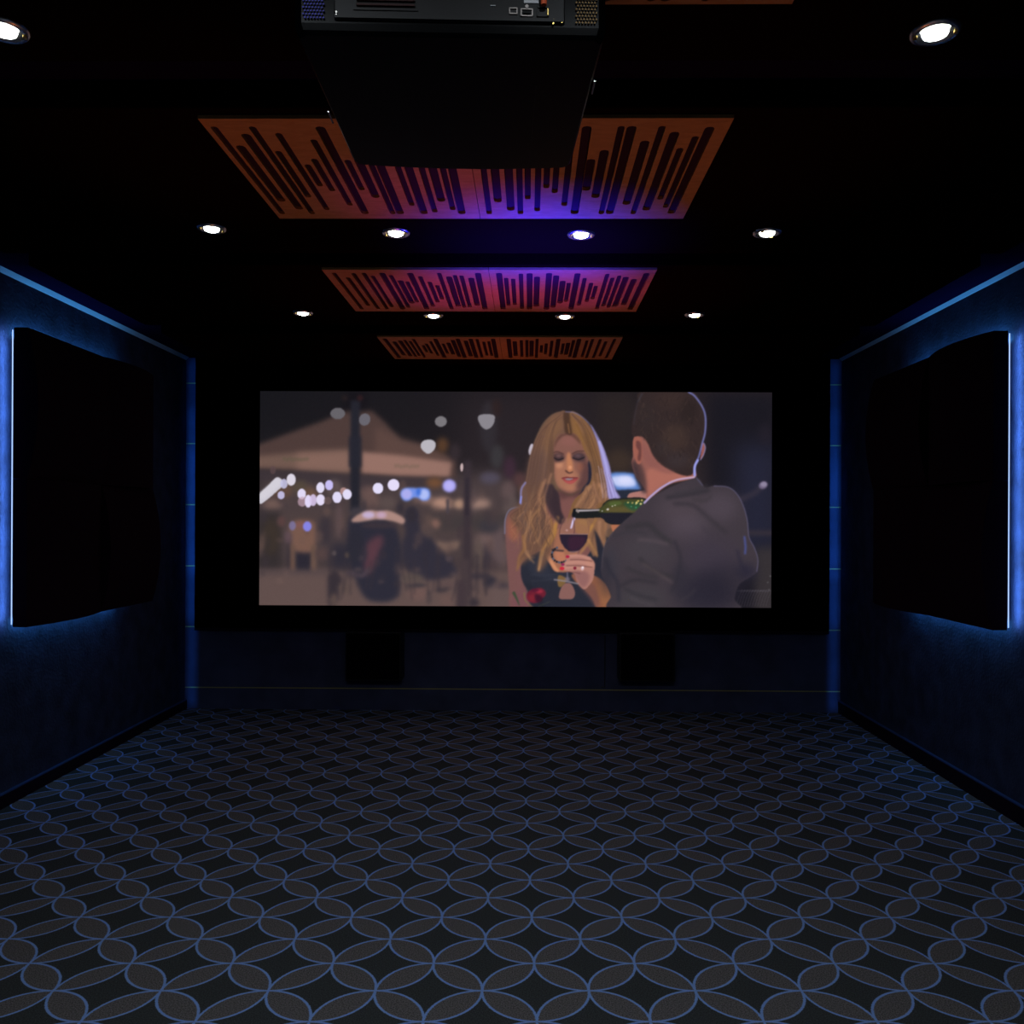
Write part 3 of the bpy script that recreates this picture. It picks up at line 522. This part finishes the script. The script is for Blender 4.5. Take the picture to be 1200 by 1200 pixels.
def side_array(side, X, sx, yA, yM, yE, zB_, zM, zT, modes):
    off = .05                                             # stand-off from the wall, LEDs in the gap
    for (fy, (a, c)) in (('near', (yA, yM)), ('far', (yM, yE))):
        for (fz, (z0, z1)) in (('upper', (zM, zT)), ('lower', (zB_, zM))):
            md = modes[fy+fz]
            lab = '%s %s curved black plum acoustic panel of the four on the %s wall' % (fz, 'nearest' if fy == 'near' else 'farthest', side)
            lab = '%s curved black fabric panel on the %s wall, on the side %s' % (fz, side, 'nearer the camera' if fy == 'near' else 'nearer the screen')
            t = thing('acoustic_panel', lab, 'acoustic panel', (X+sx*off, (a+c)/2, z0), 0, 'curved acoustic panels on the side walls')
            L_ = (c-a)/2-.003; gap = .0015
            link('fabric_face', cushion(sx, -L_, L_, gap, z1-z0-gap, md), M['acf'], t)
            bb = nb(); box(bb, *sorted((-sx*.012, -sx*.0005)), -L_+.03, L_-.03, .03, z1-z0-.03); link('backing_board', bb, M['backing'], t)
            for yy in (-L_*.6, L_*.6):
                bb = nb(); cyl(bb, (-sx*.0305, yy, (z1-z0)/2), .018, .036, 'X', 12); link('wall_spacer', bb, M['backing'], t)
    # LED tape frame on the wall side of the panels
    t = thing('led_strip', 'glowing blue LED tape hidden behind the four panels on the %s wall' % side, 'light strip', (X, (yA+yE)/2, zB_))
    hy = (yE-yA)/2; H = zT-zB_
    for nm, (a, c, z0, z1) in {'near':(-hy+.006,-hy+.010,.012,H-.012), 'far':(hy-.021,hy-.015,.04,H-.04), 'low':(-hy+.03,hy-.03,.015,.021), 'high':(-hy+.03,hy-.03,H-.021,H-.015)}.items():
        bb = nb(); box(bb, *sorted((sx*.0395, sx*.0425)), a, c, z0, z1); link('led_tape', bb, M['led'], t)
    col = (.10,.46,1.0); x = X+sx*.024
    def bar(yc, zc, ly, lz, e, tgt, c2=col):
        nonlocal x
        o = lamp('led_light', 'AREA', (x, yc, zc), e, c2, (X-sx*.0, yc+tgt[0], zc+tgt[1]), shape='RECTANGLE', size=.02, size_y=.02)
        d = o.data; 
        # long side along the tape
        fwd = (Vector((X, yc+tgt[0], zc+tgt[1]))-Vector((x,yc,zc))).normalized()
        up = Vector((0,0,1)) if lz > ly else Vector((0,1,0)); xa = up.cross(-fwd).normalized(); ya = (-fwd).cross(xa)
        o.matrix_world = Matrix.Translation((x,yc,zc)) @ Matrix((xa,ya,-fwd)).transposed().to_4x4()
        d.size = .012; d.size_y = max(ly, lz)
    x = X+sx*.040; bar(yA+.006, (zB_+zT)/2, 0, H-.05, LED_NEAR, (-.006,0), (.20,.42,1.0)); x = X+sx*.024
    bar(yE-.06, (zB_+zT)/2, 0, H-.30, LED_FAR, (.03,0))
    bar((yA+yE)/2-.1, zB_+.03, yE-yA-.35, 0, LED_LOW, (0,-.03))
    bar((yA+yE)/2-.1, zT-.03, yE-yA-.35, 0, LED_HIGH, (0,.03))
LED_NEAR, LED_FAR, LED_LOW, LED_HIGH = 2.6, .10, .9, 1.3
p = at(16,383,'x',XL+.05); q = at(16,735,'x',XL+.05); r = at(182,445,'x',XL+.125)
side_array('left', XL, 1, p.y, at(122,420,'x',XL+.125).y, r.y, q.z, at(16,561,'x',XL+.05).z, p.z, {'nearupper':'h','farupper':'v','nearlower':'v','farlower':'h'})
p = at(1182,387,'x',XR-.05); q = at(1184,740,'x',XR-.05); r = at(1022,450,'x',XR-.125)
side_array('right', XR, -1, p.y, at(1086,420,'x',XR-.125).y, r.y, q.z, at(1181,563,'x',XR-.05).z, p.z, {'nearupper':'v','farupper':'h','nearlower':'h','farlower':'v'})
# added blue area lights without fixtures, tinting the end wall corners
for s, x in ((1, XL), (-1, XR)):
    for ly, e in ((2.46,.15),(1.5,.11),(.9,.08)):
        lamp('corner_blue_fill', 'AREA', (x+s*.055, YB-.42, 1.38 if ly < 2 else 1.25), e*CORNER, (.04,.26,1.0), (x+s*.050, YB, 1.38 if ly < 2 else 1.25), shape='RECTANGLE', size=.02, size_y=ly, spread=math.radians(16))
# ---------------------------------------------------------------- masking, screen
YV = YB-.02
a = at(230,418,'y',YV); c = at(971,743,'y',YV)
t = thing('masking_panel', 'wide matt black velvet panel covering the end wall around the screen', 'wall panel', ((a.x+c.x)/2, YB-.001, c.z))
b = nb(); hw = (c.x-a.x)/2; box(b, -hw, hw, -.030, 0, 0.02, ZC-.005-c.z); link('velvet_cover', b, M['velvet'], t)
b = nb(); box(b, -hw, hw, -.034, 0, 0.0, .02, .003); link('lower_rail', b, M['plum'], t)
YS = YB-.085
bl = at(304.3,710.6,'y',YS); tr = at(904.2,459.2,'y',YS); SW, SH = tr.x-bl.x, tr.z-bl.z
br = at(904.2,710.8,'y',YS)
t = thing('movie_screen', 'wide cinema screen showing a couple with wine in a night street', 'screen', (bl.x+SW/2, YS, (bl.z+br.z)/2)); SW = br.x-bl.x
SH = (at(604,459,'y',YS)-at(604,710.6,'y',YS)).z
fm = mat('film_frame', (0,0,0,1), .9, spec=0)
def screen_surface():
    a = paint_frame(); nx, ny = 800, 335
    xs = np.linspace(0, 1, nx); zs = np.linspace(0, 1, ny); X, Z = np.meshgrid(xs, zs)
    co = np.stack([(X-.5)*SW, np.zeros_like(X), Z*SH], -1).reshape(-1, 3)
    i = np.arange((ny-1)*nx).reshape(ny-1, nx)[:, :-1].ravel(); f = np.stack([i, i+1, i+nx+1, i+nx], 1)
    me = bpy.data.meshes.new('screen_surface'); me.vertices.add(len(co)); me.vertices.foreach_set('co', co.ravel().astype(np.float32))
    me.loops.add(f.size); me.loops.foreach_set('vertex_index', f.ravel().astype(np.int32)); me.polygons.add(len(f))
    me.polygons.foreach_set('loop_start', np.arange(0, f.size, 4, dtype=np.int32)); me.update(calc_edges=True)
    H, W = a.shape[:2]; fx = X*(W-1); fy = (1-Z)*(H-1); x0 = np.clip(fx.astype(int),0,W-2); y0 = np.clip(fy.astype(int),0,H-2); u = (fx-x0)[...,None]; v = (fy-y0)[...,None]
    c = (a[y0,x0]*(1-u)+a[y0,x0+1]*u)*(1-v)+(a[y0+1,x0]*(1-u)+a[y0+1,x0+1]*u)*v
    c = np.where(c <= .04045, c/12.92, ((c+.055)/1.055)**2.4)
    at_ = me.color_attributes.new('film', 'FLOAT_COLOR', 'POINT'); at_.data.foreach_set('color', np.concatenate([c, np.ones(c.shape[:2]+(1,))], -1).astype(np.float32).ravel())
    m = bpy.data.materials.new('projected_film'); m.use_nodes = True; nt = m.node_tree; bs = nt.nodes['Principled BSDF']
    bs.inputs['Base Color'].default_value = (.01,.01,.01,1); bs.inputs['Specular IOR Level'].default_value = 0
    n = nt.nodes.new('ShaderNodeAttribute'); n.attribute_name = 'film'; nt.links.new(n.outputs['Color'], bs.inputs['Emission Color']); bs.inputs['Emission Strength'].default_value = 1.0
    me.materials.append(m); o = bpy.data.objects.new('screen_surface', me); C.objects.link(o); o.parent = t; return o
screen_surface()
b = nb(); box(b, -SW/2-.13, SW/2+.13, .004, .052, -.13, SH+.13); link('backing_board', b, M['backing'], t)
W_ = .14
for x0, x1, z0, z1 in ((-SW/2-W_, SW/2+W_, -W_, -.0005), (-SW/2-W_, SW/2+W_, SH+.0005, SH+W_), (-SW/2-W_, -SW/2-.0005, -.0005, SH+.0005), (SW/2+.0005, SW/2+W_, -.0005, SH+.0005)):
    b = nb(); box(b, x0, x1, -.018, .003, z0, z1, .004); link('frame_rail', b, M['velvet'], t)
# speakers under the screen
def speaker(px0, px1, py0, py1, lab):
    YFc = YB-.17
    a = at(px0,py1,'y',YFc); c = at(px1,py0,'y',YFc); wd, ht = c.x-a.x, c.z-a.z
    t = thing('wall_speaker', lab, 'speaker', ((a.x+c.x)/2, YB-.001, a.z), 0, 'wall speakers below the screen')
    b = nb(); box(b, -wd/2, wd/2, -.155, 0, 0, ht, .006); link('cabinet', b, M['spk'], t)
    b = nb(); box(b, -wd/2+.012, wd/2-.012, -.171, -.155, .012, ht-.012, .008); link('grille', b, M['spkf'], t)
speaker(404,470,741,798,'black square speaker box under the left half of the screen')
speaker(726,792,742,799,'black square speaker box under the right half of the screen')
b = nb(); p = at(709,745,'y',YB-.006); q = at(708,806,'y',YB-.006)
cyl(b, (p.x, YB-.0045, (p.z+q.z)/2), .004, p.z-q.z, 'Z', 8); cyl(b, (p.x-.012, YB-.0045, q.z+.004), .004, .03, 'X', 8)
o = link('speaker_cable', b, mat('grey_cable', (.05,.05,.055,1), .5)); o['label'] = 'thin dark cable hanging below the screen left of the right speaker box'; o['category'] = 'cable'
# ---------------------------------------------------------------- downlights
def downlight():
    t = thing('downlight', '', 'ceiling light', (0,0,ZB), 0, 'recessed ceiling downlights')
    b = nb(); lathe(b, [(.029,-.003),(.034,-.004),(.040,-.0075),(.050,-.007),(.054,-.001),(.054,.0)]); link('trim_ring', b, M['chrome'], t, True)
    b = nb(); r = lathe(b, [(.028,-.003),(.026,-.0085),(.019,-.0120),(.009,-.0135),(.002,-.014)]); b.faces.new(r[-1]); link('lens', b, M['lens'], t, True)
    for s in (-1, 1):
        b = nb(); box(b, s*.041-.004, s*.041+.004, -.006, .006, -.0105, -.006, .001); link('ring_glint', b, M['gold'], t)  # small gold pieces added as glints on the ring
    return t
d0 = downlight(); first = True
rows = [[(4,40),(1096,43)], [(248,271),(464,276),(681,278),(899,276)], [(355,369),(508,372),(662,373),(814,371)]]
pos = ['outer left','inner left','inner right','outer right']
for ri, row in enumerate(rows):
    for ci, (px, py) in enumerate(row):
        o = d0 if first else copy_tree(d0); first = False
        p = at(px, py, 'z', ZB-.012); o.location = (p.x, p.y, ZB)
        o.rotation_euler = (0,0,[.5,-.3,.2,.9][ci])
        if ri == 0: o['label'] = 'large bright round downlight in the top %s corner, nearest the camera' % ('left','right')[ci]
        else: o['label'] = '%s downlight in the %s' % (pos[ci], 'row of four behind the first wooden diffusers' if ri == 1 else 'farthest row of four, nearest the screen')
        lamp('downlight_beam', 'SPOT', (p.x, p.y, ZB-.03), [1.5,1.2,.6][ri]*BEAM, (.9,.97,1.0), (p.x, p.y, 0), spot_size=math.radians(95), spot_blend=1., shadow_soft_size=.0)
# ---------------------------------------------------------------- slotted wooden diffusers under the bulkheads
def wood():
    m = bpy.data.materials.new('birch_veneer'); m.use_nodes = True; nt = m.node_tree; b = nt.nodes['Principled BSDF']; L = nt.links
    tc = nt.nodes.new('ShaderNodeTexCoord'); mp = nt.nodes.new('ShaderNodeMapping'); mp.inputs['Scale'].default_value = (5, 14, 5)
    n = nt.nodes.new('ShaderNodeTexNoise'); n.inputs['Scale'].default_value = 3; n.inputs['Detail'].default_value = 7; n.inputs['Distortion'].default_value = 1.2
    r = nt.nodes.new('ShaderNodeValToRGB'); r.color_ramp.elements[0].position = .3; r.color_ramp.elements[1].position = .75
    r.color_ramp.elements[0].color = (.52,.27,.085,1); r.color_ramp.elements[1].color = (.66,.36,.13,1)
    L.new(tc.outputs['Object'], mp.inputs[0]); L.new(mp.outputs[0], n.inputs['Vector']); L.new(n.outputs['Fac'], r.inputs[0]); L.new(r.outputs[0], b.inputs['Base Color'])
    b.inputs['Roughness'].default_value = .6; b.inputs['Specular IOR Level'].default_value = .2
    return m
WOOD = wood(); TH = .010
def diffuser(lab, x0, x1, y0, y1, slots, grp, z=ZB-.0122):
    """slots: (x centre, near y, far y, half width) in room metres"""
    t = thing('wooden_diffuser', lab, 'acoustic panel', ((x0+x1)/2, (y0+y1)/2, z), 0, grp)
    cx, cy = (x0+x1)/2, (y0+y1)/2; b = nb(); sl = sorted(slots); prev = x0
    for i, (sx_, a, c, hw) in enumerate(sl):
        nxt = x1 if i == len(sl)-1 else (sx_+hw+sl[i+1][0]-sl[i+1][3])/2
        k = hw*.9
        box(b, prev-cx, sx_-hw-cx, y0-cy, y1-cy, 0, TH); box(b, sx_+hw-cx, nxt-cx, y0-cy, y1-cy, 0, TH)
        for ya, yb_, s in ((y0, a, 1), (y1, c, -1)):     # land in front of and behind the slot, with the slot's rounded end
            pts = [(sx_-hw-cx, ya-cy), (sx_+hw-cx, ya-cy), (sx_+hw-cx, yb_+s*k-cy)]
            pts += [(sx_+hw*math.cos(q)-cx, yb_+s*k-s*k*math.sin(q)-cy) for q in (math.pi*.25, math.pi*.5, math.pi*.75)] + [(sx_-hw-cx, yb_+s*k-cy)]
            prism(b, pts, 0, TH)
        prev = nxt
    link('slotted_board', b, WOOD, t)
    b = nb(); box(b, x0-cx+.01, x1-cx-.01, y0-cy+.01, y1-cy-.01, TH, TH+.0018); link('felt_backing', b, M['felt'], t)
    return t
ZP = ZB-.0122
def sl_from(pairs, y0, y1, crop, wide):
    """pairs: (bottom x, bottom y) pixel of the far end of each slot -> symmetric slots about the board's middle"""
    ox, oy, s = crop; out = []; ym = (y0+y1)/2
    for i, (bx, by) in enumerate(pairs):
        p = at(ox+bx/s, oy+by/s, 'z', ZP); h = max(.03, min(p.y-ym, (y1-y0)/2-.045)); out.append((p.x, ym-h, ym+h, .0135 if i in wide else .0098))
    return out
c2, c3, c4 = (220,130,3.529), (540,130,3.529), (340,300,2.609)
L1 = [(405,440),(392,375),(465,408),(520,430),(502,358),(578,410),(550,312),(600,332),(673,392),(745,443),(722,328),(780,360),(850,428),(888,445),(928,392),(985,446),(1023,420),(1050,375),(1097,410),(1137,438)]
R1 = [(120,442),(154,378),(207,412),(247,433),(277,365),(316,415),(353,320),(388,340),(427,393),(467,442),(517,330),(555,360),(580,427),(610,443),(683,388),(708,438),(765,412),(823,366),(845,400),(868,425)]
L2 = [(222,165),(240,152),(270,162),(298,163),(312,156),(347,165),(363,158),(372,145),(388,142),(420,165),(438,155),(452,142),(466,133),(495,163),(515,155),(530,158),(550,157),(573,152),(597,165)]
R2 = [(652,165),(668,152),(687,150),(709,162),(732,163),(752,155),(783,165),(798,158),(820,145),(842,140),(858,163),(882,152),(906,140),(924,132),(937,162),(957,153),(972,158),(992,155),(1018,150),(1038,165)]
xl, xm, xr = -.893, -.178, .541
G = 'slotted wooden ceiling diffusers'
(y0, y1) = DY[1]
s1 = sl_from(L1, y0, y1, c2, {1,2,9,11,13,15,17,19}); s1b = sl_from(R1, y0, y1, c3, {1,2,9,10,11,13,14,16,19})
diffuser('slotted wooden ceiling board, left one of the nearest pair, half orange half violet', xl, xm-.001, y0, y1, s1, G)
diffuser('slotted wooden ceiling board, right one of the nearest pair, violet to orange', xm+.001, xr, y0, y1, s1b, G)
y0, y1 = DY[2]
s2 = sl_from(L2, y0, y1, c4, {5,7,9,14,17,18}); s2b = sl_from(R2, y0, y1, c4, {0,4,5,6,7,8,10,17,18,19})
def sort_fix(s):                                           # keep slots apart
    s = sorted(s); out = [s[0]]
    for q in s[1:]:
        if q[0]-q[3] < out[-1][0]+out[-1][3]+.005: q = (out[-1][0]+out[-1][3]+.005+q[3],)+q[1:]
        out.append(q)
    return out
diffuser('slotted wooden ceiling board, left one of the middle pair, glowing magenta', xl, xm-.001, y0, y1, sort_fix(s2), G)
diffuser('slotted wooden ceiling board, right one of the middle pair, glowing violet', xm+.001, xr, y0, y1, sort_fix(s2b), G)
y0, y1 = DY[3]
def shift(s, ya, yb_, mirror=False):
    ym = (ya+yb_)/2; k = .93; out = []
    for x, a, c, hw in s:
        x = (xl+xr-x) if mirror else x; h = (c-a)/2*k; out.append((x, ym-h, ym+h, hw))
    return sort_fix(out)
diffuser('slotted wooden ceiling board, left one of the farthest pair, dim orange', xl, xm-.001, y0, y1, shift(s2b, y0, y1, True), G)
diffuser('slotted wooden ceiling board, right one of the farthest pair, dim orange', xm+.001, xr, y0, y1, shift(s2, y0, y1, True), G)
y0, y1 = 1.08, 1.795
diffuser('slotted wooden ceiling board cut off by the top edge, beside the projector', xm+.001, xr, y0, y1, [(x, a-DY[1][0]+y0-.01, c-DY[1][0]+y0-.01, h) for x, a, c, h in s1b], G)
# ---------------------------------------------------------------- projector
ZPR = CAMZ+.757
t = thing('projector', 'black ceiling mounted projector seen from behind and below, ports on its back', 'projector', (-.135, 1.585, ZPR), math.radians(2.2))
def body():
    hw, yr, yf, ht = .243, -.245, .278, .175
    o = [(-hw, yr+.012), (-hw+.012, yr), (hw-.012, yr), (hw, yr+.012)]
    for k in range(7):
        q = k/6*math.pi/2; o.append((hw-.012-.022+.022*math.cos(q)+.0, yf-.045+.022*math.sin(q)))
    for k in range(1, 12):
        u = 1-2*k/12; o.append(((hw-.034)*u, yf-.023+.014*(1-u*u)))
    for k in range(7):
        q = math.pi/2+k/6*math.pi/2; o.append((-hw+.034+.022*math.cos(q), yf-.045+.022*math.sin(q)))
    bm = nb(); n = len(o); R = []
    for z, s in ((0,.972),(.006,.99),(.016,1.),(.15,1.),(ht-.008,.985),(ht,.95)):
        R.append([bm.verts.new((x*s, y*s, z)) for x, y in o])
    for a, c in zip(R, R[1:]):
        for i in range(n): bm.faces.new((a[i],a[(i+1)%n],c[(i+1)%n],c[i]))
    bm.faces.new(R[0][::-1]); bm.faces.new(R[-1]); return bm
link('casing', body(), M['case'], t)
yb = -.2452
LOUV = mat('maroon_louvre', (.030,.005,.005,1), .6)
b = nb(); box(b, -.18, .178, yb-.004, yb+.003, .020, .160, .002); pn = link('rear_panel', b, M['case2'], t)
b = nb(); box(b, -.178, .176, yb-.007, yb-.004, .021, .025); link('lower_rib', b, M['case2'], pn)
for i in range(8):
    b = nb(); box(b, -.145, -.055, yb-.008, yb-.004, .040+i*.0075, .0435+i*.0075, .0008); link('vent_louvre', b, LOUV, pn)
b = nb(); box(b, -.150, -.050, yb-.006, yb-.004, .034, .037); link('louvre_frame', b, M['case2'], pn)
for x in (.070, .083, .096):
    b = nb(); cyl(b, (x, yb-.009, .066), .0048, .010, 'Y', 16); k = link('audio_socket', b, M['gold'], pn); b = nb(); cyl(b, (x, yb-.0145, .066), .002, .002, 'Y', 10); link('socket_core', b, M['rub'], k)
for x in (.074,):
    b = nb(); box(b, x-.008, x+.008, yb-.006, yb-.004, .088, .100); link('network_socket', b, M['port'], pn)
def ring_port(name, x0, x1, z0, z1, m=M['port'], th=.0016):
    b = nb(); y = yb-.0065
    box(b, x0, x1, y, y+.003, z1-th, z1); box(b, x0, x1, y, y+.003, z0, z0+th); box(b, x0, x0+th, y, y+.003, z0, z1); box(b, x1-th, x1, y, y+.003, z0, z1); return link(name, b, m, pn)
ring_port('usb_socket', .091, .104, .032, .042); ring_port('video_socket', .109, .128, .029, .041)
b = nb(); box(b, .113, .124, yb-.007, yb-.004, .033, .037); link('video_socket_tongue', b, M['rub'], pn)
b = nb(); cyl(b, (.1185, yb-.006, .0435), .0028, .004, 'Y', 12); link('lock_screw', b, M['port'], pn)
b = nb(); box(b, .114, .137, yb-.0055, yb-.004, .050, .0545); link('port_label', b, M['white'], pn)
b = nb(); box(b, .116, .135, yb-.0055, yb-.004, .060, .0615); box(b, .116, .125, yb-.0055, yb-.004, .0575, .0590); link('port_label', b, M['white'], pn)
b = nb(); box(b, .062, .070, yb-.0055, yb-.004, .0445, .0455); link('port_label', b, M['white'], pn)
ring_port('serial_socket', .134, .153, .029, .044, M['case2']); b = nb(); box(b, .1505, .152, yb-.009, yb-.005, .030, .040); link('lock_post', b, M['gold'], pn)
b = nb(); cyl(b, (.1445, yb-.014, .062), .0055, .020, 'Y', 14); cyl(b, (.1445, yb-.014, .053), .0045, .022, 'Z', 14, .0055); link('orange_plug', b, M['red'], pn)
for x, z in ((-.176,.030),(-.176,.0255),(.160,.0245),(.160,.019),(.173,.021)):
    b = nb(); cyl(b, (x, yb-.0045, z), .0016, .003, 'Y', 8); link('screw', b, M['gold'] if x > 0 else M['chrome'], pn)
for s, m_, n_ in ((-1, mat('blue_lit_mesh', (.03,.03,.16,1), .5, metal=.7), 'vent_mesh'), (1, mat('gold_lit_mesh', (.13,.08,.035,1), .5, metal=.8), 'vent_mesh')):
    b = nb()                                               # honeycomb exhaust mesh at the rear corners, blue and gold light put into its colours
    for i in range(7):
        for j in range(16):
            x = s*(.196+i*.0048+(.0024 if j % 2 else 0)); z = .022+j*.0052
            if abs(x) < .234: cyl(b, (x, yb-.0022, z), .0016, .004, 'Y', 6)
    o = link(n_, b, m_, t); o['kind'] = 'stuff'
for s in (-1, 1):                                          # thin chrome slivers added as the bright glints on the flanks
    b = nb(); y = -.10 if s > 0 else .03
    box(b, s*.2405, s*.2436, y, y+.045, .007, .0095); link('side_glint', b, M['chrome'], t)
b = nb(); box(b, .14, .1412, -.1, .235, -.001, .0005); link('lid_seam', b, M['case2'], t)
b = nb(); cyl(b, (-.1, 0, (ZB-ZPR+.17)/2), .021, ZB-ZPR-.17-.004, 'Z', 20); link('mounting_pole', b, M['case2'], t)
b = nb(); box(b, -.14, -.06, -.04, .04, ZB-ZPR-.008, ZB-ZPR-.001, .002); link('ceiling_plate', b, M['case2'], t)
